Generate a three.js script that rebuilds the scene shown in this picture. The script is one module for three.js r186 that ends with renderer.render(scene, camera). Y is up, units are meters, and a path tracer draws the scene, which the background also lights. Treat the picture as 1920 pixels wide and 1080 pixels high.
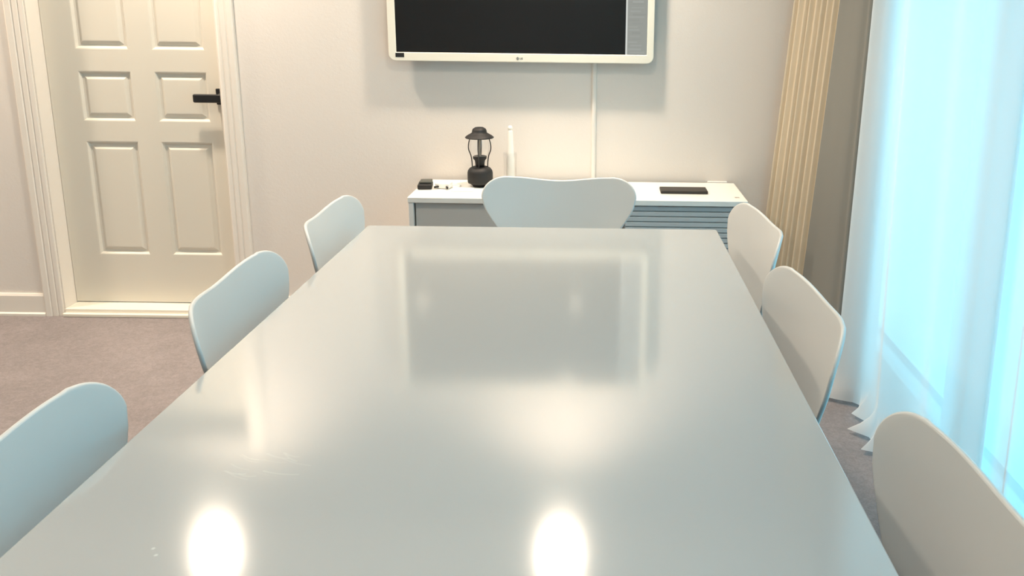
import * as THREE from 'three';
import { RoundedBoxGeometry } from 'three/addons/geometries/RoundedBoxGeometry.js';
import { mergeGeometries, toCreasedNormals } from 'three/addons/utils/BufferGeometryUtils.js';
import { FontLoader } from 'three/addons/loaders/FontLoader.js';
import { TextGeometry } from 'three/addons/geometries/TextGeometry.js';

// ---------------------------------------------------------------- camera, sky, exposure
const scene = new THREE.Scene();
const FOCAL = 1617;                                   // pixels in a 1920 x 1080 frame
const camera = new THREE.PerspectiveCamera(2 * Math.atan(540 / FOCAL) * 180 / Math.PI, 1920 / 1080, 0.05, 60);
camera.position.set(0, 1.32, 0);
camera.rotation.set(-0.2267, 0, 0.0125, 'XYZ');
camera.setViewOffset(1920, 1080, -165, 141, 1920, 1080);   // the picture is a crop: its optical centre is at (1125, 399)
scene.add(camera);

scene.background = new THREE.Color().setRGB(0.21, 0.70, 0.93);   // pale blue daylight outside the window
scene.backgroundIntensity = 2.15;

const renderer = new THREE.WebGLRenderer();
renderer.toneMapping = THREE.LinearToneMapping;
renderer.toneMappingExposure = 1.37;
renderer.shadowMap.enabled = true;

const LAMP_COLOR = new THREE.Color().setRGB(1.0, 0.82, 0.64);
const LAMP_POWER = 10.3;                                // candela per downlight

// ---------------------------------------------------------------- helpers
let seed = 7;
const rnd = () => { seed = (seed * 1664525 + 1013904223) >>> 0; return seed / 4294967296; };
const lin = (r, g, b) => new THREE.Color().setRGB(r, g, b);
const std = (color, roughness, more = {}) => new THREE.MeshPhysicalMaterial({ color, roughness, metalness: 0, side: THREE.DoubleSide, ...more });
const used = new Map();
function unique(name) { const n = used.get(name) ?? 0; used.set(name, n + 1); return n ? `${name}_${String(n).padStart(3, '0')}` : name; }
function mesh(name, geometry, material, parent) {
  const m = new THREE.Mesh(geometry, material);
  m.name = name; m.castShadow = m.receiveShadow = true;
  parent.add(m);
  return m;
}
function thing(name, label, category, pos = [0, 0, 0], turn = 0, group) {
  const o = new THREE.Group();
  o.name = unique(name); o.position.set(...pos); o.rotation.y = turn;
  o.userData = { label, category };
  if (group) o.userData.group = group;
  scene.add(o);
  return o;
}
function one(name, geometry, material, label, category, pos = [0, 0, 0], turn = 0, group) {
  const m = mesh(unique(name), geometry, material, scene);
  m.position.set(...pos); m.rotation.y = turn;
  m.userData = { label, category };
  if (group) m.userData.group = group;
  return m;
}
function structure(name, geometry, material, label, category) {
  const m = mesh(name, geometry, material, scene);
  m.userData = { kind: 'structure', label, category };
  return m;
}
const box = (w, h, d, x = 0, y = 0, z = 0) => new THREE.BoxGeometry(w, h, d).translate(x, y, z);
const rbox = (w, h, d, r, x = 0, y = 0, z = 0, s = 3) => new RoundedBoxGeometry(w, h, d, s, r).translate(x, y, z);
const span = (x0, x1, y0, y1, z0, z1) => box(x1 - x0, y1 - y0, z1 - z0, (x0 + x1) / 2, (y0 + y1) / 2, (z0 + z1) / 2);
const rspan = (x0, x1, y0, y1, z0, z1, r) => rbox(x1 - x0, y1 - y0, z1 - z0, r, (x0 + x1) / 2, (y0 + y1) / 2, (z0 + z1) / 2);
const lathe = (pts, seg = 40) => new THREE.LatheGeometry(pts.map(([r, y]) => new THREE.Vector2(r, y)), seg);
const tube = (pts, r, n = 32, m = 10) => new THREE.TubeGeometry(new THREE.CatmullRomCurve3(pts.map((p) => new THREE.Vector3(...p))), n, r, m);
const merge = (list) => mergeGeometries(list.map((g) => { const h = g.index ? g.toNonIndexed() : g; for (const k of Object.keys(h.attributes)) if (!['position', 'normal', 'uv'].includes(k)) h.deleteAttribute(k); return h; }));
function meterUV(g, s = 1) {                           // box-projected uv in metres
  const h = g.index ? g.toNonIndexed() : g, p = h.attributes.position, uv = new Float32Array(p.count * 2);
  const a = new THREE.Vector3(), b = new THREE.Vector3(), c = new THREE.Vector3();
  for (let i = 0; i < p.count; i += 3) {
    a.fromBufferAttribute(p, i); b.fromBufferAttribute(p, i + 1); c.fromBufferAttribute(p, i + 2);
    const n = b.clone().sub(a).cross(c.clone().sub(a)), x = Math.abs(n.x), y = Math.abs(n.y), z = Math.abs(n.z);
    [a, b, c].forEach((v, k) => {
      const q = y >= x && y >= z ? [v.x, v.z] : x >= z ? [v.z, v.y] : [v.x, v.y];
      uv[(i + k) * 2] = q[0] * s; uv[(i + k) * 2 + 1] = q[1] * s;
    });
  }
  h.setAttribute('uv', new THREE.BufferAttribute(uv, 2));
  return h;
}
function roundedRect(x0, x1, y0, y1, r, Kind = THREE.Shape) {
  const s = new Kind();
  s.moveTo(x0 + r, y0); s.lineTo(x1 - r, y0); s.absarc(x1 - r, y0 + r, r, -Math.PI / 2, 0);
  s.lineTo(x1, y1 - r); s.absarc(x1 - r, y1 - r, r, 0, Math.PI / 2);
  s.lineTo(x0 + r, y1); s.absarc(x0 + r, y1 - r, r, Math.PI / 2, Math.PI);
  s.lineTo(x0, y0 + r); s.absarc(x0 + r, y0 + r, r, Math.PI, Math.PI * 1.5);
  return s;
}
function noiseTexture(size, fill, repeat, color = true) {
  const data = new Uint8Array(size * size * 4);
  for (let i = 0; i < size * size; i++) { const v = fill(i % size, Math.floor(i / size)); data[i * 4] = v[0]; data[i * 4 + 1] = v[1]; data[i * 4 + 2] = v[2]; data[i * 4 + 3] = 255; }
  const t = new THREE.DataTexture(data, size, size);
  t.wrapS = t.wrapT = THREE.RepeatWrapping; t.magFilter = THREE.LinearFilter; t.minFilter = THREE.LinearMipmapLinearFilter; t.generateMipmaps = true;
  if (color) t.colorSpace = THREE.SRGBColorSpace;
  t.repeat.set(repeat, repeat); t.needsUpdate = true;
  return t;
}
function smoothNoise(size, cells) {                    // tileable value noise
  const g = Array.from({ length: cells * cells }, rnd), at = (i, j) => g[((j + cells) % cells) * cells + ((i + cells) % cells)];
  const out = new Float32Array(size * size), f = (t) => t * t * (3 - 2 * t);
  for (let y = 0; y < size; y++) for (let x = 0; x < size; x++) {
    const u = x / size * cells, v = y / size * cells, i = Math.floor(u), j = Math.floor(v), a = f(u - i), b = f(v - j);
    out[y * size + x] = (at(i, j) * (1 - a) + at(i + 1, j) * a) * (1 - b) + (at(i, j + 1) * (1 - a) + at(i + 1, j + 1) * a) * b;
  }
  return out;
}

// ---------------------------------------------------------------- materials
const S = 512;
const cpFine = smoothNoise(S, 200), cpMid = smoothNoise(S, 64), cpBig = smoothNoise(S, 9);
const carpetMap = noiseTexture(S, (x, y) => { const i = y * S + x, v = 0.80 + 0.07 * (cpFine[i] - 0.5) + 0.05 * (cpMid[i] - 0.5) + 0.05 * (cpBig[i] - 0.5) + 0.05 * (rnd() - 0.5); return [v * 178, v * 169, v * 170]; }, 1.1);
const carpetBump = noiseTexture(S, (x, y) => { const i = y * S + x, v = 128 + 110 * (cpFine[i] - 0.5) + 90 * (rnd() - 0.5); return [v, v, v]; }, 1.1, false);
const wallBump = noiseTexture(S, (x, y) => { const i = y * S + x, v = 128 + 60 * (cpFine[i] - 0.5) + 50 * (cpMid[i] - 0.5); return [v, v, v]; }, 1.6, false);
const clothBump = noiseTexture(256, (x, y) => { const v = 128 + 50 * Math.sin(x / 256 * Math.PI * 2 * 64) * Math.sin(y / 256 * Math.PI * 2 * 64) + 30 * (rnd() - 0.5); return [v, v, v]; }, 6, false);
const M = {
  wall: std(lin(0.74, 0.70, 0.66), 0.85, { bumpMap: wallBump, bumpScale: 0.0006 }),
  ceiling: std(lin(0.80, 0.79, 0.77), 0.9),
  floor: std(lin(0.82, 0.82, 0.82), 0.95, { map: carpetMap, bumpMap: carpetBump, bumpScale: 0.0015 }),
  trim: std(lin(0.80, 0.76, 0.70), 0.42),
  door: std(lin(0.72, 0.69, 0.61), 0.42),
  black: std(lin(0.012, 0.012, 0.013), 0.45),
  blackMatte: std(lin(0.009, 0.009, 0.010), 0.6),
  chair: std(lin(0.60, 0.615, 0.61), 0.38),
  chrome: std(lin(0.75, 0.75, 0.76), 0.18, { metalness: 1 }),
  rubber: std(lin(0.03, 0.03, 0.03), 0.7),
  tableEdge: std(lin(0.74, 0.74, 0.72), 0.2),
  whiteMetal: std(lin(0.78, 0.78, 0.76), 0.4),
  lacquer: std(lin(0.84, 0.84, 0.80), 0.3),
  greyPanel: std(lin(0.50, 0.50, 0.48), 0.5),
  slat: std(lin(0.50, 0.53, 0.54), 0.4),
  tvFrame: std(lin(0.86, 0.84, 0.74), 0.3),
  tvBack: std(lin(0.30, 0.27, 0.22), 0.5),
  screen: std(lin(0.012, 0.012, 0.0125), 0.03),
  plastic: std(lin(0.82, 0.82, 0.80), 0.35),
  conduit: std(lin(0.76, 0.74, 0.70), 0.4),
  glass: std(lin(0.97, 0.97, 0.97), 0.02, { transmission: 1, thickness: 0, ior: 1.5 }),
  pane: std(lin(0.96, 0.98, 0.98), 0.0, { transmission: 1, thickness: 0, ior: 1.45 }),
  wax: std(lin(0.86, 0.85, 0.80), 0.5),
  paper: std(lin(0.86, 0.86, 0.84), 0.8),
  sheer: std(lin(0.93, 0.93, 0.93), 0.85, { transmission: 0.68, thickness: 0, bumpMap: clothBump, bumpScale: 0.0003 }),
  drape: std(lin(0.64, 0.56, 0.43), 0.9, { bumpMap: clothBump, bumpScale: 0.0006 }),
  lining: std(lin(0.225, 0.23, 0.215), 0.9, { bumpMap: clothBump, bumpScale: 0.0006 }),  // darker, greyer cloth than the pleats, for the flat drape edge
  lampGlow: std(lin(0.9, 0.9, 0.88), 0.5, { emissive: lin(1.0, 0.86, 0.66), emissiveIntensity: 44 }),
};
// tabletop: white lacquer with a few wiped streaks and specks
const scuff = document.createElement('canvas'); scuff.width = 1024; scuff.height = 2048;
{
  const g = scuff.getContext('2d');
  g.fillStyle = 'rgb(214,214,209)'; g.fillRect(0, 0, 1024, 2048);
  const px = (x) => (x + 0.655) / 0.985 * 1024, pz = (z) => (z + 2.365) / 1.965 * 2048;
  const streak = (x, z, dx, dz, w, a) => { g.strokeStyle = `rgba(238,238,232,${a})`; g.lineWidth = w; g.lineCap = 'round'; g.beginPath(); g.moveTo(px(x), pz(z)); g.quadraticCurveTo(px(x + dx * 0.5), pz(z + dz * 0.5 + 0.006), px(x + dx), pz(z + dz)); g.stroke(); };
  for (let k = 0; k < 14; k++) streak(-0.50 + rnd() * 0.08, -1.075 + rnd() * 0.06, 0.02 + rnd() * 0.03, 0.004 + rnd() * 0.02, 1 + rnd() * 3, 0.12 + rnd() * 0.22);
  for (const [x, z] of [[-0.496, -0.856], [-0.487, -0.844]]) { g.fillStyle = 'rgba(250,250,244,0.9)'; g.beginPath(); g.arc(px(x), pz(z), 2.2, 0, 7); g.fill(); }
}
const scuffMap = new THREE.CanvasTexture(scuff); scuffMap.colorSpace = THREE.SRGBColorSpace;
M.tabletop = std(lin(0.59, 0.63, 0.68), 0.10, { map: scuffMap, ior: 1.7, clearcoat: 0.65, clearcoatRoughness: 0.10 });

// ---------------------------------------------------------------- room shell
const ROOM = { x0: -3.4, x1: 1.08, z0: -3.59, z1: 2.2, h: 2.4 };
const WIN = { z0: -3.40, z1: 1.4 };
const DOOR = { x0: -2.345, x1: -1.573, top: 2.04, z: -3.67 };
{
  structure('floor', meterUV(span(ROOM.x0 - 0.15, ROOM.x1 + 0.15, -0.12, 0, ROOM.z0 - 0.3, ROOM.z1 + 0.15)), M.floor, 'grey brown low pile carpet covering the whole floor', 'floor');
  structure('ceiling', span(ROOM.x0 - 0.15, ROOM.x1 + 0.15, ROOM.h, ROOM.h + 0.12, ROOM.z0 - 0.3, ROOM.z1 + 0.15), M.ceiling, 'plain white ceiling above the meeting room', 'ceiling');
  const s = new THREE.Shape();
  s.moveTo(ROOM.x0 - 0.15, 0); s.lineTo(DOOR.x0, 0); s.lineTo(DOOR.x0, DOOR.top); s.lineTo(DOOR.x1, DOOR.top); s.lineTo(DOOR.x1, 0);
  s.lineTo(ROOM.x1 + 0.15, 0); s.lineTo(ROOM.x1 + 0.15, ROOM.h); s.lineTo(ROOM.x0 - 0.15, ROOM.h);
  structure('wall_back', meterUV(new THREE.ExtrudeGeometry(s, { depth: 0.2, bevelEnabled: false }).translate(0, 0, ROOM.z0 - 0.2)), M.wall, 'cream papered wall behind the white framed screen', 'wall');
  structure('wall_left', meterUV(span(ROOM.x0 - 0.15, ROOM.x0, 0, ROOM.h, ROOM.z0, ROOM.z1)), M.wall, 'cream side wall beyond the door', 'wall');
  structure('wall_front', meterUV(span(ROOM.x0 - 0.15, ROOM.x1 + 0.15, 0, ROOM.h, ROOM.z1, ROOM.z1 + 0.15)), M.wall, 'cream wall behind the viewer', 'wall');
  // the window wall: a shape in (-z, y), turned to stand along x = x1
  const w = new THREE.Shape();
  w.moveTo(-ROOM.z1, 0); w.lineTo(-ROOM.z0, 0); w.lineTo(-ROOM.z0, ROOM.h); w.lineTo(-ROOM.z1, ROOM.h);
  w.holes.push(new THREE.Path([new THREE.Vector2(-1.4, 0.02), new THREE.Vector2(-WIN.z0, 0.02), new THREE.Vector2(-WIN.z0, 2.3), new THREE.Vector2(-1.4, 2.3)]));
  structure('wall_right', meterUV(new THREE.ExtrudeGeometry(w, { depth: 0.08, bevelEnabled: false }).rotateY(Math.PI / 2).translate(ROOM.x1, 0, 0)), M.wall, 'window wall hidden by the white sheer curtain', 'wall');
}
// tall window behind the sheer
{
  const { z0, z1 } = WIN, x = ROOM.x1 + 0.04, bars = [];
  bars.push(span(x - 0.03, x + 0.03, 0.02, 0.05, z0, z1), span(x - 0.03, x + 0.03, 2.24, 2.3, z0, z1), span(x - 0.03, x + 0.03, 0.05, 2.24, z0, z0 + 0.03), span(x - 0.03, x + 0.03, 0.05, 2.24, z1 - 0.05, z1));
  const win = structure('window_1', merge(bars), M.whiteMetal, 'tall white framed window glowing blue behind the sheer', 'window');
  const edges = [z0 + 0.03, -2.525, -2.377, -1.25, -1.10, 0.10, 0.25, z1 - 0.05];
  for (let k = 1; k < 7; k += 2) mesh('mullion', span(x - 0.03, x + 0.03, 0.05, 2.24, edges[k], edges[k + 1]), M.whiteMetal, win);
  for (let k = 0; k < 8; k += 2) mesh('pane', span(x - 0.003, x + 0.003, 0.051, 2.239, edges[k] + 0.001, edges[k + 1] - 0.001), M.pane, win);
}
// moulding swept round the door opening
function casingStrip(w, len) {                         // profile across x from the opening (0) outward (w), running up y
  const s = new THREE.Shape();
  [[0, 0], [0, 0.010], [0.003, 0.012], [0.018, 0.012], [0.020, 0.010], [0.023, 0.010], [0.025, 0.014], [0.042, 0.015], [0.044, 0.013], [0.048, 0.013], [0.051, 0.017], [w - 0.006, 0.019], [w, 0.016], [w, 0]].forEach(([a, b], i) => i ? s.lineTo(a, b) : s.moveTo(a, b));
  return new THREE.ExtrudeGeometry(s, { depth: len, bevelEnabled: false }).rotateX(-Math.PI / 2);   // depth -> +y, profile y -> -z
}
{
  const W = 0.076, z = ROOM.z0, list = [];
  const right = casingStrip(W, DOOR.top + W).scale(1, 1, -1).translate(DOOR.x1, 0, z);
  const left = casingStrip(W, DOOR.top + W).scale(-1, 1, -1).translate(DOOR.x0, 0, z);
  const head = casingStrip(W, DOOR.x1 - DOOR.x0).scale(1, 1, -1).rotateZ(Math.PI / 2).scale(1, 1, 1).translate(DOOR.x1, DOOR.top, z);
  list.push(right, left, head);
  structure('trim_1', toCreasedNormals(merge(list), 0.5), M.trim, 'ivory stepped moulding framing the panelled door', 'door frame');
  const jamb = merge([span(DOOR.x0 - 0.01, DOOR.x0 + 0.006, 0, DOOR.top, -3.76, ROOM.z0 + 0.004), span(DOOR.x1 - 0.006, DOOR.x1 + 0.01, 0, DOOR.top, -3.76, ROOM.z0 + 0.004), span(DOOR.x0, DOOR.x1, DOOR.top - 0.006, DOOR.top + 0.01, -3.76, ROOM.z0 + 0.004)]);
  structure('trim_2', jamb, M.trim, 'ivory jamb lining inside the door opening', 'door jamb');
  const sill = merge([rspan(DOOR.x0 + 0.006, DOOR.x1 - 0.006, 0, 0.034, -3.76, ROOM.z0 + 0.01, 0.004), rspan(DOOR.x0 + 0.002, DOOR.x1 - 0.002, 0, 0.016, ROOM.z0 + 0.008, ROOM.z0 + 0.026, 0.004)]);
  structure('trim_3', sill, std(lin(0.84, 0.80, 0.70), 0.35), 'raised cream threshold below the panelled door', 'threshold');
}
// baseboards along the back wall and the side walls
function baseboard(name, x0, x1, label) {
  const s = new THREE.Shape();
  [[0, 0], [0.020, 0], [0.020, 0.010], [0.013, 0.016], [0.013, 0.090], [0.008, 0.100], [0, 0.100]].forEach(([a, b], i) => i ? s.lineTo(a, b) : s.moveTo(a, b));
  const g = new THREE.ExtrudeGeometry(s, { depth: x1 - x0, bevelEnabled: false }).rotateY(-Math.PI / 2);   // profile x -> +z, depth -> -x
  return structure(name, g.translate(x1, 0, ROOM.z0), M.trim, label, 'baseboard');
}
baseboard('baseboard_left', ROOM.x0, DOOR.x0 - 0.077, 'ivory baseboard on the wall left of the door');
baseboard('baseboard_back', DOOR.x1 + 0.077, ROOM.x1, 'ivory baseboard on the wall behind the sideboard');

// ---------------------------------------------------------------- the door
{
  const door = new THREE.Group();
  door.name = 'door_1'; scene.add(door);
  door.userData = { kind: 'structure', label: 'ivory six panel door with black lever handle', category: 'door' };
  const x0 = DOOR.x0 + 0.008, x1 = DOOR.x1 - 0.008, y0 = 0.038, y1 = DOOR.top - 0.008, z = DOOR.z;
  const cols = [[-2.210, -1.985], [-1.888, -1.665]], rows = [[0.257, 0.762], [0.848, 1.060], [1.150, 1.86]];
  const s = new THREE.Shape();
  s.moveTo(x0, y0); s.lineTo(x1, y0); s.lineTo(x1, y1); s.lineTo(x0, y1);
  for (const [a, b] of cols) for (const [c, d] of rows) s.holes.push(new THREE.Path([[a, c], [b, c], [b, d], [a, d]].map((p) => new THREE.Vector2(...p))));
  mesh('door_slab', new THREE.ExtrudeGeometry(s, { depth: 0.04, bevelEnabled: false }).translate(0, 0, z - 0.04), M.door, door);
  for (const [a, b] of cols) for (const [c, d] of rows) {
    const rings = [[0, 0], [0.004, -0.001], [0.012, -0.011], [0.020, -0.012], [0.034, -0.0035], [0.038, -0.003]], pos = [];
    const corner = ([i, e], k) => [[a + i, c + i], [b - i, c + i], [b - i, d - i], [a + i, d - i]][k].concat(z + e);
    for (let r = 0; r + 1 < rings.length; r++) for (let k = 0; k < 4; k++) {
      const p = corner(rings[r], k), q = corner(rings[r], (k + 1) % 4), u = corner(rings[r + 1], (k + 1) % 4), v = corner(rings[r + 1], k);
      pos.push(...p, ...q, ...u, ...p, ...u, ...v);
    }
    const l = rings.at(-1), f = [0, 1, 2, 3].map((k) => corner(l, k));
    pos.push(...f[0], ...f[1], ...f[2], ...f[0], ...f[2], ...f[3]);
    const g = new THREE.BufferGeometry();
    g.setAttribute('position', new THREE.Float32BufferAttribute(pos, 3)); g.computeVertexNormals();
    mesh('panel', g, M.door, door);
  }
  // lever handle: flared rose on the stile, lever pointing left
  const hx = -1.602, hy = 0.957, h = new THREE.Group(); h.name = 'door_handle'; door.add(h);
  mesh('rose', rbox(0.056, 0.068, 0.012, 0.004, hx, hy + 0.002, z + 0.006), M.black, h);
  mesh('neck', new THREE.CylinderGeometry(0.011, 0.022, 0.04, 24).rotateX(Math.PI / 2).translate(hx, hy, z + 0.03), M.black, h);
  mesh('lever', merge([rbox(0.118, 0.036, 0.016, 0.007, hx - 0.047, hy - 0.002, z + 0.052)]), M.black, h);
}

// ---------------------------------------------------------------- ceiling downlights
const lampNames = [                                    // x, z, label, share of full power (the rows over the table are dimmed)
  [-3.05, -3.22, 'round ceiling downlight close to the wall left of the door'], [-1.60, -3.22, 'round ceiling downlight close to the wall above the door'], [-0.15, -3.22, 'round ceiling downlight close to the wall above the screen'],
  [-1.55, -1.86, 'dimmed ceiling downlight over the carpet left of the table', 0.35], [-0.20, -2.10, 'dimmed ceiling downlight over the middle of the table', 0.42],
  [-1.40, -0.55, 'dimmed ceiling downlight left of the table near end', 0.25], [-0.18, -0.55, 'dimmed ceiling downlight over the table near end', 0.25],
];
for (const [x, z, label, dim = 1] of lampNames) {
  const t = thing('ceiling_downlight', label, 'downlight', [x, ROOM.h, z], 0, 'round ceiling downlights');
  mesh('trim_ring', lathe([[0.060, -0.001], [0.062, -0.010], [0.070, -0.012], [0.080, -0.006], [0.082, 0]], 48), M.plastic, t);
  mesh('diffuser', new THREE.CylinderGeometry(0.061, 0.061, 0.006, 48).translate(0, -0.004, 0), M.lampGlow, t);
  const l = new THREE.SpotLight(LAMP_COLOR, LAMP_POWER * dim, 0, 1.22, 1.0, 2);
  l.name = 'lamp_light'; l.position.set(0, -0.014, 0); l.target.position.set(0, -2, 0); l.castShadow = true; l.shadow.radius = 3.0;
  t.add(l, l.target);
}

// ---------------------------------------------------------------- meeting table
{
  const t = thing('meeting_table', 'long glossy white meeting table in the middle of the room', 'table', [-0.1625, 0, -1.3825]);
  const w = 0.985, d = 1.965, top = 0.73;
  const s = roundedRect(-w / 2 + 0.002, w / 2 - 0.002, -d / 2 + 0.002, d / 2 - 0.002, 0.006);
  const g = new THREE.ExtrudeGeometry(s, { depth: 0.026, bevelEnabled: true, bevelSize: 0.002, bevelThickness: 0.002, bevelSegments: 2, curveSegments: 6 }).rotateX(-Math.PI / 2).translate(0, top - 0.028, 0);
  const p = g.attributes.position, uv = g.attributes.uv;
  for (let i = 0; i < p.count; i++) uv.setXY(i, (p.getX(i) + w / 2) / w, 1 - (p.getZ(i) + d / 2) / d);
  mesh('tabletop', g, M.tabletop, t);
  for (const z of [-0.42, 0.42]) {
    const leg = mesh('pedestal', merge([rbox(0.09, 0.66, 0.06, 0.008, 0, 0.37, z)]), M.whiteMetal, t);
    mesh('foot_bar', rbox(0.10, 0.03, 0.36, 0.008, 0, 0.015, z), M.whiteMetal, leg);
    mesh('support_plate', rbox(0.70, 0.012, 0.10, 0.003, 0, 0.696, z), M.whiteMetal, leg);
  }
}

// ---------------------------------------------------------------- moulded shell chairs
function shellGeometry() {
  // centre line from seat front to the top of the back: [z forward, y up, half width, edge lift forward/up]
  const C = [[0.168, 0.428, 0.140, 0.000], [0.155, 0.440, 0.175, 0.002], [0.105, 0.446, 0.210, 0.006], [0.04, 0.438, 0.230, 0.010], [-0.04, 0.432, 0.232, 0.012], [-0.11, 0.436, 0.205, 0.014], [-0.160, 0.456, 0.150, 0.012],
    [-0.184, 0.495, 0.112, 0.010], [-0.196, 0.545, 0.118, 0.014], [-0.206, 0.597, 0.162, 0.0257], [-0.215, 0.651, 0.201, 0.0375], [-0.223, 0.700, 0.232, 0.046], [-0.230, 0.739, 0.244, 0.0505]];
  const line = new THREE.CatmullRomCurve3(C.map(([z, y]) => new THREE.Vector3(0, y, z))), wid = new THREE.CatmullRomCurve3(C.map(([, , w, e], i) => new THREE.Vector3(w, e, i)));
  const R = 84, N = 33, centre = [];
  for (let i = 0; i <= R; i++) {
    const t = i / R, a = line.getPoint(t), b = wid.getPoint(t);
    centre.push([a.z, a.y, b.x, b.y]);
  }
  for (let k = 1; k <= 16; k++) {                      // rounded upper corners
    const q = Math.sin(k / 16 * Math.PI / 2), h = 0.060 * q;
    centre.push([-0.230 - 0.20 * h, 0.739 + h, 0.244 - 0.070 * (1 - Math.sqrt(Math.max(0, 1 - q * q))), 0.0505]);
  }
  const rows = centre.length, grid = [];
  for (let i = 0; i < rows; i++) {
    const [z, y, w, e] = centre[i], row = [];
    const n = centre[Math.min(rows - 1, i + 1)], m = centre[Math.max(0, i - 1)];
    let tz = n[0] - m[0], ty = n[1] - m[1]; const L = Math.hypot(tz, ty) || 1; tz /= L; ty /= L;
    const fz = ty, fy = -tz;                            // normal towards the sitter (seat: up, back: forward)
    const up = THREE.MathUtils.smoothstep(y, 0.66, 0.805);
    for (let j = 0; j < N; j++) {
      const s = -1 + 2 * j / (N - 1), x = s * w, ref = Math.abs(x) / 0.244;
      const lift = e * (w > 1e-6 ? Math.min(1, (Math.abs(x) / (y > 0.7391 ? 0.244 : Math.max(w, 0.17))) ** 2) : 0);
      const dip = 0.010 * up * Math.cos(Math.min(1, ref / 0.65) * Math.PI / 2) ** 2;
      row.push(new THREE.Vector3(x, y + fy * lift - dip, z + fz * lift));
    }
    grid.push(row);
  }
  const at = (i, j) => grid[Math.max(0, Math.min(rows - 1, i))][Math.max(0, Math.min(N - 1, j))];
  const T = 0.0085, pos = [], idx = [], nrmAt = [];
  for (const side of [0, 1]) for (let i = 0; i < rows; i++) for (let j = 0; j < N; j++) {
    const nrm = at(i, j + 1).clone().sub(at(i, j - 1)).cross(at(i + 1, j).clone().sub(at(i - 1, j))).normalize();   // towards the sitter
    nrmAt[i * N + j] = nrm;
    const v = grid[i][j].clone().addScaledVector(nrm, side ? T : 0);
    pos.push(v.x, v.y, v.z);
  }
  const id = (side, i, j) => side * rows * N + i * N + j;
  for (let i = 0; i + 1 < rows; i++) for (let j = 0; j + 1 < N; j++) {
    idx.push(id(1, i, j), id(1, i, j + 1), id(1, i + 1, j + 1), id(1, i, j), id(1, i + 1, j + 1), id(1, i + 1, j));
    idx.push(id(0, i, j), id(0, i + 1, j + 1), id(0, i, j + 1), id(0, i, j), id(0, i + 1, j), id(0, i + 1, j + 1));
  }
  const loop = [];
  for (let j = 0; j < N; j++) loop.push([0, j]);
  for (let i = 1; i < rows; i++) loop.push([i, N - 1]);
  for (let j = N - 2; j >= 0; j--) loop.push([rows - 1, j]);
  for (let i = rows - 2; i > 0; i--) loop.push([i, 0]);
  // rounded rim: the edge bulges outward in its own plane
  const first = pos.length / 3, B = 3, ring = loop.length;
  for (let k = 0; k < ring; k++) {
    const [i, j] = loop[k], p = loop[(k + ring - 1) % ring], q = loop[(k + 1) % ring], n = nrmAt[i * N + j];
    const out = grid[q[0]][q[1]].clone().sub(grid[p[0]][p[1]]).cross(n).normalize();
    for (let m = 1; m <= B; m++) {
      const a = m / (B + 1) * Math.PI, v = grid[i][j].clone().addScaledVector(n, T * (0.5 - 0.5 * Math.cos(a))).addScaledVector(out, T * 0.5 * Math.sin(a));
      pos.push(v.x, v.y, v.z);
    }
  }
  const rim = (k, m) => { k %= ring; const [i, j] = loop[k]; return m === 0 ? id(0, i, j) : m === B + 1 ? id(1, i, j) : first + k * B + m - 1; };
  for (let k = 0; k < ring; k++) for (let m = 0; m <= B; m++) idx.push(rim(k, m), rim(k + 1, m), rim(k + 1, m + 1), rim(k, m), rim(k + 1, m + 1), rim(k, m + 1));
  const g = new THREE.BufferGeometry();
  g.setAttribute('position', new THREE.Float32BufferAttribute(pos, 3)); g.setIndex(idx); g.computeVertexNormals();
  return g;
}
const shellGeo = shellGeometry();
function makeChair(label, pos, turn, material) {
  const t = thing('shell_chair', label, 'chair', pos, turn, 'moulded shell chairs around the meeting table');
  mesh('shell', shellGeo, material, t);
  mesh('under_plate', new THREE.CylinderGeometry(0.075, 0.075, 0.014, 32).translate(0, 0.412, 0.01), M.chrome, t);
  for (const [sx, sz] of [[-1, 1], [1, 1], [-1, -1], [1, -1]]) {
    const leg = mesh('leg', tube([[sx * 0.02, 0.405, 0.01 + sz * 0.03], [sx * 0.095, 0.405, 0.01 + sz * 0.088], [sx * 0.130, 0.385, 0.01 + sz * 0.115], [sx * 0.142, 0.30, 0.01 + sz * 0.122], [sx * 0.158, 0.012, 0.01 + sz * 0.134]], 0.007, 30, 10), M.chrome, t);
    mesh('foot_cap', new THREE.CylinderGeometry(0.010, 0.011, 0.02, 16).translate(sx * 0.1585, 0.010, 0.01 + sz * 0.1343), M.rubber, leg);
  }
  return t;
}
makeChair('pale blue grey shell chair at the far end of the table, before the sideboard', [-0.131, 0, -2.506], 0, M.chair);
makeChair('pale shell chair on the door side, farthest from the viewer', [-0.510, 0, -2.218], Math.PI / 2 + 0.030, M.chair);
makeChair('blue grey shell chair, middle one on the door side of the table', [-0.517, 0, -1.631], Math.PI / 2 + 0.051, M.chair);
makeChair('blue grey shell chair on the door side, nearest the viewer', [-0.506, 0, -0.938], Math.PI / 2 + 0.060, M.chair);
makeChair('cream grey shell chair on the curtain side, farthest from the viewer', [0.212, 0, -2.163], -Math.PI / 2 + 0.064, M.chair);
makeChair('cream grey shell chair, middle one on the curtain side of the table', [0.194, 0, -1.542], -Math.PI / 2 + 0.042, M.chair);
makeChair('grey shell chair on the curtain side, nearest the viewer', [0.222, 0, -0.859], -Math.PI / 2 + 0.028, M.chair);

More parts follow.
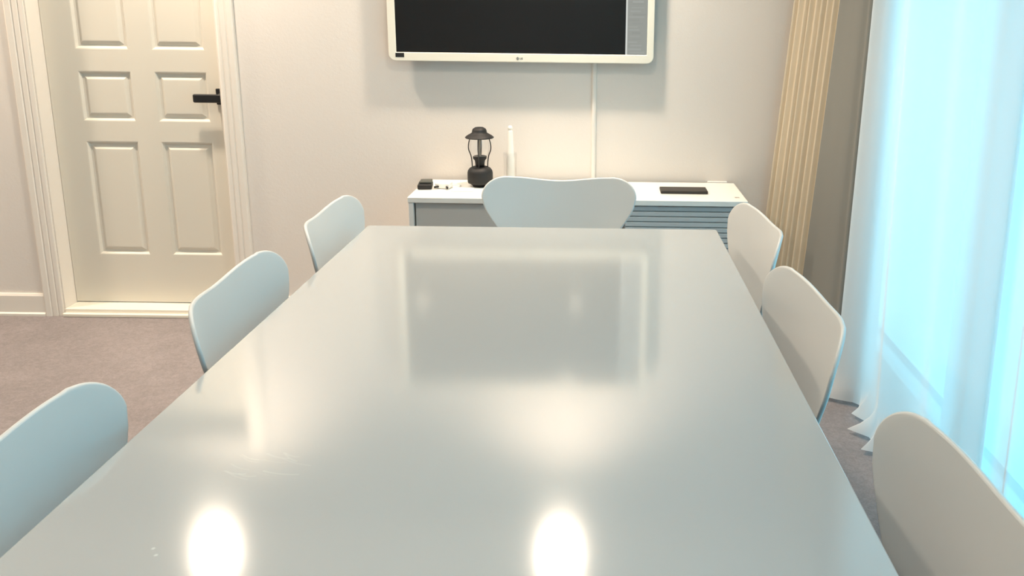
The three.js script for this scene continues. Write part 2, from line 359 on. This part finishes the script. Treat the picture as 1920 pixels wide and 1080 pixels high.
// ---------------------------------------------------------------- wall screen
{
  const x0 = -0.862, x1 = 0.209, y0 = 1.125, y1 = 1.765, zf = -3.535;
  const t = thing('wall_television', 'flat television in a rounded cream frame mounted on the back wall', 'television', [(x0 + x1) / 2, y0, zf]);
  const cx = (x0 + x1) / 2, g = (X0, X1, Y0, Y1, r) => roundedRect(X0 - cx, X1 - cx, Y0 - y0, Y1 - y0, r);
  const sx0 = -0.834, sx1 = 0.184, sy0 = 1.157, sy1 = 1.736;
  const f = g(x0 + 0.003, x1 - 0.003, y0 + 0.003, y1 - 0.003, 0.026);
  f.holes.push(roundedRect(sx0 - cx, sx1 - cx, sy0 - y0, sy1 - y0, 0.001, THREE.Path));
  mesh('frame', new THREE.ExtrudeGeometry(f, { depth: 0.010, bevelEnabled: true, bevelSize: 0.003, bevelThickness: 0.003, bevelSegments: 3, curveSegments: 12 }).translate(0, 0, -0.013), M.tvFrame, t);
  mesh('rear_shell', new THREE.ExtrudeGeometry(g(x0 + 0.007, x1 - 0.007, y0 + 0.007, y1 - 0.007, 0.022), { depth: 0.003, bevelEnabled: true, bevelSize: 0.004, bevelThickness: 0.003, bevelSegments: 2, curveSegments: 12 }).translate(0, 0, -0.017), M.tvBack, t);
  const scr = mesh('screen', box(sx1 - sx0, sy1 - sy0, 0.002, (sx0 + sx1) / 2 - cx, (sy0 + sy1) / 2 - y0, -0.006), M.screen, t);
  // pale emissive strip down the right side of the screen, with faint rows
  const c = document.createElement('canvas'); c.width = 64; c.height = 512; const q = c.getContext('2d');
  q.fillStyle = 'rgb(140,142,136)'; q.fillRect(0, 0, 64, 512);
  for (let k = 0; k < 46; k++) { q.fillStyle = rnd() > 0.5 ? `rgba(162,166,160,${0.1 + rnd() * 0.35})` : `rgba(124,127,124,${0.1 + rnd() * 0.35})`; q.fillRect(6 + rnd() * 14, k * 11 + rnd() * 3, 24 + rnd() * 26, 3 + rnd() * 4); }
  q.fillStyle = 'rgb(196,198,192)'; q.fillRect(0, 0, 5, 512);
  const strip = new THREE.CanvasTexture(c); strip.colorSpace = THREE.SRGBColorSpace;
  const px0 = 0.094;
  mesh('pale_side_strip', new THREE.PlaneGeometry(sx1 - px0, sy1 - sy0).translate((px0 + sx1) / 2 - cx, (sy0 + sy1) / 2 - y0, -0.0046), std(lin(0.01, 0.01, 0.01), 0.08, { emissive: lin(1, 1, 1), emissiveMap: strip, emissiveIntensity: 0.85 }), scr).userData.label = 'pale grey strip along the screen edge';
  // maker's mark in the lower frame and small sticker at the corner
  const font = await new FontLoader().loadAsync('fonts/droid/droid_sans_bold.typeface.json');
  const mark = new TextGeometry('LG', { font, size: 0.0075, depth: 0.0004, curveSegments: 3 }).translate(-0.3325 - cx, 1.1365 - y0, 0.0001);
  mesh('logo_letters', mark, M.blackMatte, t);
  mesh('logo_mark', merge([new THREE.TorusGeometry(0.0044, 0.0008, 8, 24).translate(-0.3405 - cx, 1.140 - y0, 0.0004), box(0.0012, 0.0044, 0.0006, -0.3412 - cx, 1.1405 - y0, 0.0004), box(0.0026, 0.001, 0.0006, -0.3398 - cx, 1.1388 - y0, 0.0004)]), M.blackMatte, t);
  mesh('corner_sticker', rspan(-0.834 - cx, -0.799 - cx, 1.140 - y0, 1.157 - y0, 0, 0.0008, 0.0003), M.blackMatte, t);
  mesh('wall_bracket', span(-0.18, 0.18, 0.30, 0.56, -0.055, -0.019), M.blackMatte, t);
}
// cable duct down the wall
{
  const s = new THREE.Shape();
  s.moveTo(-0.0105, 0); s.lineTo(0.0105, 0); s.lineTo(0.0095, 0.006); s.quadraticCurveTo(0.007, 0.012, 0, 0.0125); s.quadraticCurveTo(-0.007, 0.012, -0.0095, 0.006);
  one('cable_duct', toCreasedNormals(new THREE.ExtrudeGeometry(s, { depth: 0.60, bevelEnabled: false, curveSegments: 8 }).rotateX(-Math.PI / 2).scale(1, 1, -1), 0.6), M.conduit, 'thin white cable duct running down the wall under the television', 'cable duct', [-0.030, 0.634, ROOM.z0 + 0.0005]);
}

// ---------------------------------------------------------------- sideboard
const SB = { x0: -0.733, x1: 0.562, top: 0.633, zf: -3.20, zb: -3.565 };
{
  const cx = (SB.x0 + SB.x1) / 2, t = thing('sideboard', 'low white sideboard with grey and slatted fronts below the television', 'sideboard', [cx, 0, (SB.zf + SB.zb) / 2]);
  const zc = (SB.zf + SB.zb) / 2, L = (x) => x - cx, Z = (z) => z - zc;
  const topM = mesh('worktop', rspan(L(SB.x0), L(SB.x1), SB.top - 0.022, SB.top, Z(SB.zb), Z(SB.zf), 0.003), M.lacquer, t);
  const sc = document.createElement('canvas'); sc.width = sc.height = 64; const g = sc.getContext('2d');
  g.fillStyle = 'rgb(206,200,192)'; g.fillRect(0, 0, 64, 64); g.fillStyle = 'rgb(120,116,110)'; g.fillRect(8, 12, 48, 14); g.fillRect(8, 34, 20, 18); g.fillRect(34, 34, 22, 8);
  const st = new THREE.CanvasTexture(sc); st.colorSpace = THREE.SRGBColorSpace;
  mesh('printed_sticker', new THREE.PlaneGeometry(0.020, 0.022).rotateX(-Math.PI / 2).translate(L(0.530), SB.top + 0.0004, Z(-3.268)), std(lin(1, 1, 1), 0.6, { map: st }), topM);
  mesh('side_panel', rspan(L(SB.x0 + 0.003), L(SB.x0 + 0.022), 0.0, SB.top - 0.0225, Z(SB.zb), Z(SB.zf - 0.004), 0.002), M.whiteMetal, t);
  mesh('side_panel', rspan(L(SB.x1 - 0.022), L(SB.x1 - 0.003), 0.0, SB.top - 0.0225, Z(SB.zb), Z(SB.zf - 0.004), 0.002), M.whiteMetal, t);
  mesh('divider', rspan(L(0.080), L(0.092), 0.05, SB.top - 0.0225, Z(SB.zb), Z(SB.zf - 0.03), 0.002), M.greyPanel, t);
  mesh('back_panel', span(L(SB.x0 + 0.023), L(SB.x1 - 0.023), 0.05, SB.top - 0.023, Z(SB.zb + 0.001), Z(SB.zb + 0.008)), M.greyPanel, t);
  mesh('plinth', span(L(SB.x0 + 0.023), L(SB.x1 - 0.023), 0.0, 0.05, Z(SB.zb + 0.02), Z(SB.zf - 0.04)), M.greyPanel, t);
  mesh('sliding_door', rspan(L(SB.x0 + 0.027), L(-0.32), 0.055, SB.top - 0.026, Z(SB.zf - 0.034), Z(SB.zf - 0.018), 0.002), M.greyPanel, t);
  mesh('sliding_door', rspan(L(-0.316), L(0.086), 0.055, SB.top - 0.026, Z(SB.zf - 0.034), Z(SB.zf - 0.018), 0.002), M.greyPanel, t);
  const fr = mesh('slatted_front', span(L(0.094), L(SB.x1 - 0.024), 0.055, SB.top - 0.026, Z(SB.zf - 0.034), Z(SB.zf - 0.026)), M.slat, t);
  const sg = rbox(SB.x1 - 0.024 - 0.096, 0.0175, 0.010, 0.003, (0.095 + SB.x1 - 0.024) / 2 - cx, 0, Z(SB.zf - 0.022), 2);
  for (let k = 0; k < 26; k++) { const m = mesh('slat', sg, M.slat, fr); m.position.y = SB.top - 0.037 - k * 0.0207; m.rotation.x = 0; }
}
// things on the sideboard
{
  const Y = SB.top + 0.0005;
  const t = thing('camping_lantern', 'black camping lantern with glass globe on the white sideboard', 'lantern', [-0.487, Y, -3.435]);
  mesh('tank', lathe([[0, 0], [0.030, 0], [0.032, 0.004], [0.040, 0.010], [0.049, 0.014], [0.051, 0.020], [0.051, 0.055], [0.049, 0.064], [0.042, 0.074], [0.030, 0.080], [0, 0.080]], 48), M.blackMatte, t);
  mesh('burner', lathe([[0, 0.079], [0.018, 0.079], [0.019, 0.096], [0.021, 0.106], [0.027, 0.112], [0.028, 0.122], [0.024, 0.124], [0, 0.124]], 40), M.blackMatte, t);
  mesh('globe', lathe([[0.030, 0.123], [0.037, 0.135], [0.040, 0.155], [0.038, 0.176], [0.034, 0.194]], 40), M.glass, t);
  mesh('mantle_rod', lathe([[0, 0.124], [0.005, 0.124], [0.004, 0.14], [0.0035, 0.19], [0, 0.19]], 16), std(lin(0.35, 0.30, 0.25), 0.6), t);
  for (let k = 0; k < 4; k++) {
    const a = Math.PI / 4 * (2 * k) , c = Math.cos(a), s = Math.sin(a);
    mesh('guard_wire', tube([[c * 0.031, 0.078, s * 0.031], [c * 0.032, 0.10, s * 0.032], [c * 0.036, 0.125, s * 0.036], [c * 0.0445, 0.150, s * 0.0445], [c * 0.044, 0.172, s * 0.044], [c * 0.037, 0.198, s * 0.037]], 0.0022, 24, 8), M.black, t);
  }
  mesh('hood', lathe([[0, 0.194], [0.036, 0.194], [0.056, 0.196], [0.058, 0.199], [0.050, 0.206], [0.036, 0.214], [0.030, 0.218], [0.029, 0.226], [0.026, 0.233], [0.016, 0.239], [0, 0.241]], 48), M.blackMatte, t);

  one('glass_tumbler', lathe([[0, 0.001], [0.024, 0.001], [0.026, 0.004], [0.0285, 0.128], [0.0272, 0.128], [0.0245, 0.010], [0, 0.010]], 40), M.glass, 'small clear tumbler behind the chair, beside the lantern', 'tumbler', [-0.372, Y, -3.500]);
  const cd = thing('taper_candle', 'tall white taper standing upright in the clear tumbler', 'candle', [-0.370, Y + 0.0105, -3.500]);
  mesh('body', lathe([[0, 0], [0.016, 0], [0.0165, 0.09], [0.0145, 0.11], [0.0115, 0.18], [0.010, 0.205], [0.007, 0.210], [0, 0.211]], 32), M.wax, cd);
  mesh('tip', lathe([[0, 0.2105], [0.008, 0.2105], [0.0095, 0.218], [0.007, 0.227], [0, 0.229]], 24), M.wax, cd);

  const bk = thing('black_case', 'small black case at the left end of the sideboard', 'case', [-0.700, Y, -3.385], 0.12);
  mesh('body', rbox(0.056, 0.020, 0.085, 0.005, 0, 0.010, 0), M.blackMatte, bk);
  mesh('lid', rbox(0.048, 0.010, 0.060, 0.004, 0.003, 0.024, -0.008), std(lin(0.06, 0.065, 0.055), 0.5), bk);
  const ad = thing('power_adapter', 'white power adapter with dark prongs right of the black case', 'adapter', [-0.625, Y, -3.385], -0.2);
  mesh('body', rbox(0.062, 0.026, 0.048, 0.008, 0, 0.013, 0), M.plastic, ad);
  for (const [x, a] of [[-0.020, -0.5], [0.024, 0.5]]) mesh('prong', new THREE.CylinderGeometry(0.0042, 0.0042, 0.020, 16).rotateX(Math.PI / 2).rotateY(a).translate(x, 0.009, 0.030), M.black, ad);
  mesh('cable', tube([[0.03, 0.013, -0.01], [0.05, 0.006, -0.03], [0.045, 0.003, -0.06], [0.0, 0.003, -0.075], [-0.03, 0.003, -0.06]], 0.0026, 40, 8), M.plastic, ad);
  one('paper_slip', rbox(0.085, 0.003, 0.06, 0.001, 0, 0.0015, 0), M.paper, 'flat white paper slip between the adapter and the lantern', 'paper', [-0.556 + 0.012, Y, -3.345], 0.05);
  one('slim_black_bar', rbox(0.186, 0.012, 0.088, 0.003, 0, 0.006, 0), std(lin(0.020, 0.017, 0.014), 0.5), 'flat black bar lying on the right end of the sideboard', 'black bar', [0.331, Y, -3.366], 0);
  one('wall_socket', rbox(0.084, 0.050, 0.012, 0.004, 0, 0, 0), M.plastic, 'low white socket plate on the wall behind the sideboard right end', 'socket', [0.494, 0.612, ROOM.z0 + 0.0065]);
}

// ---------------------------------------------------------------- curtains
// a hanging cloth: plan paths at the top and at the hem, blended by height
function cloth(topPts, hemPts, n, rows, yTop, yHem, ease = 1, hemFlare = null) {
  const mk = (pts) => new THREE.CatmullRomCurve3(pts.map(([x, z]) => new THREE.Vector3(x, 0, z)), false, 'centripetal');
  const a = mk(topPts), b = mk(hemPts), m = topPts.length - 1, pos = [], uv = [], idx = [];
  for (let i = 0; i <= rows; i++) {
    const t = i / rows, e = t ** ease, y = yTop + (yHem - yTop) * t;
    for (let j = 0; j <= n; j++) {
      const p = a.getPoint(j / n), q = b.getPoint(j / n);
      let x = p.x + (q.x - p.x) * e, z = p.z + (q.z - p.z) * e, yy = y;
      if (hemFlare) { const f = hemFlare(j / n, t); x += f[0]; yy += f[1]; z += f[2]; }
      pos.push(x, yy, z); uv.push(j / n * m * 0.12, y);
    }
  }
  for (let i = 0; i < rows; i++) for (let j = 0; j < n; j++) { const k = i * (n + 1) + j; idx.push(k, k + n + 1, k + 1, k + 1, k + n + 1, k + n + 2); }
  const g = new THREE.BufferGeometry();
  g.setAttribute('position', new THREE.Float32BufferAttribute(pos, 3)); g.setAttribute('uv', new THREE.Float32BufferAttribute(uv, 2)); g.setIndex(idx); g.computeVertexNormals();
  return g;
}
{
  const t = thing('drape_curtain', 'beige pleated blackout drape gathered in the corner beside the window', 'curtain', [0, 0, 0]);
  const top = [[1.06, -3.572], [0.93, -3.568]], hem = [[1.06, -3.570], [0.80, -3.565]], P = 8;
  for (let k = 0; k <= P * 8; k++) {                    // soft round pleats, a little uneven, square to the run of the cloth
    const u = k / (P * 8), a = (u + 0.006 * Math.sin(u * 19)) * P * Math.PI * 2, o = -Math.cos(a) * (0.0080 + 0.001 * Math.sin(u * 23));
    top.push([0.842 + 0.098 * u + o * 0.93, -3.540 + 0.28 * u - o * 0.36]);
    hem.push([0.665 + 0.125 * u + o * 1.15, -3.515 + 0.25 * u - o * 0.5]);
  }
  mesh('pleated_face', cloth(top, hem, 420, 40, 2.36, 0.015, 1.0), M.drape, t);
  const lt = [top.at(-1), [0.937, -3.22], [0.935, -3.16], [0.936, -3.10], [0.945, -3.07], [0.940, -3.04], [0.965, -3.01], [0.972, -2.95], [0.968, -2.870]], lh = [hem.at(-1), [0.802, -3.20], [0.822, -3.10], [0.842, -3.02], [0.862, -2.99], [0.857, -2.955], [0.90, -2.945], [0.945, -2.90], [0.958, -2.79]];  // last points run on unseen behind the sheer, added to block window light
  mesh('grey_edge', cloth(lt, lh, 90, 30, 2.36, 0.015, 1.0), M.lining, t).userData.label = 'plain grey brown cloth folded at the drape edge';
}
{
  const T = [[0.955, -2.965], [0.935, -2.950], [0.912, -2.925], [0.935, -2.86], [0.955, -2.79], [0.940, -2.72], [0.930, -2.685], [0.915, -2.675], [0.902, -2.655], [0.905, -2.60], [0.920, -2.50], [0.930, -2.38], [0.918, -2.25], [0.920, -2.12], [0.926, -2.00], [0.935, -1.93], [0.946, -1.935], [0.952, -2.00], [0.960, -2.065], [0.970, -2.06], [0.968, -2.00], [0.955, -1.90], [0.930, -1.80]];
  const H = [[0.930, -2.90], [0.890, -2.885], [0.838, -2.850], [0.862, -2.80], [0.900, -2.755], [0.915, -2.70], [0.915, -2.64], [0.905, -2.58], [0.888, -2.525], [0.890, -2.46], [0.905, -2.38], [0.918, -2.28], [0.905, -2.18], [0.906, -2.08], [0.912, -1.98], [0.922, -1.90], [0.934, -1.905], [0.942, -1.98], [0.950, -2.045], [0.960, -2.04], [0.958, -1.97], [0.945, -1.87], [0.915, -1.76]];
  for (let z = -1.70, k = 0; z < 1.5; z += 0.11, k++) { const o = [0.90, 0.945, 0.925, 0.96][k % 4]; T.push([o, z]); H.push([o - 0.012, z + 0.02]); }
  const N = T.length - 1;
  const flare = (u, t) => {                            // hem that breaks on the carpet: tips kick out into the room
    const s = u * N, w = Math.max(0, (t - 0.955) / 0.045) ** 2;
    const tip = (c, r) => Math.max(0, 1 - Math.abs(s - c) / r);
    return [-w * (0.055 * tip(2.0, 1.6) + 0.05 * tip(5.2, 1.1) + 0.085 * tip(7.6, 0.8) + 0.075 * tip(9.0, 0.8) + 0.02 * Math.max(0, Math.sin(s * 1.3))), w * 0.004, w * (0.02 * tip(2.0, 1.6) - 0.03 * tip(7.6, 0.8) + 0.02 * tip(9.0, 0.8))];
  };
  one('sheer_curtain', cloth(T, H, 640, 90, 2.36, 0.012, 1.0, flare), M.sheer, 'long white sheer curtain backlit blue along the window wall', 'curtain');
}
{
  const s = structure('trim_4', merge([span(0.87, 0.905, 2.365, 2.4, -3.56, 1.5), span(0.925, 0.96, 2.365, 2.4, -3.56, 1.5)]), M.plastic, 'double white curtain rail along the ceiling edge', 'curtain rail');
}
renderer.render(scene, camera);
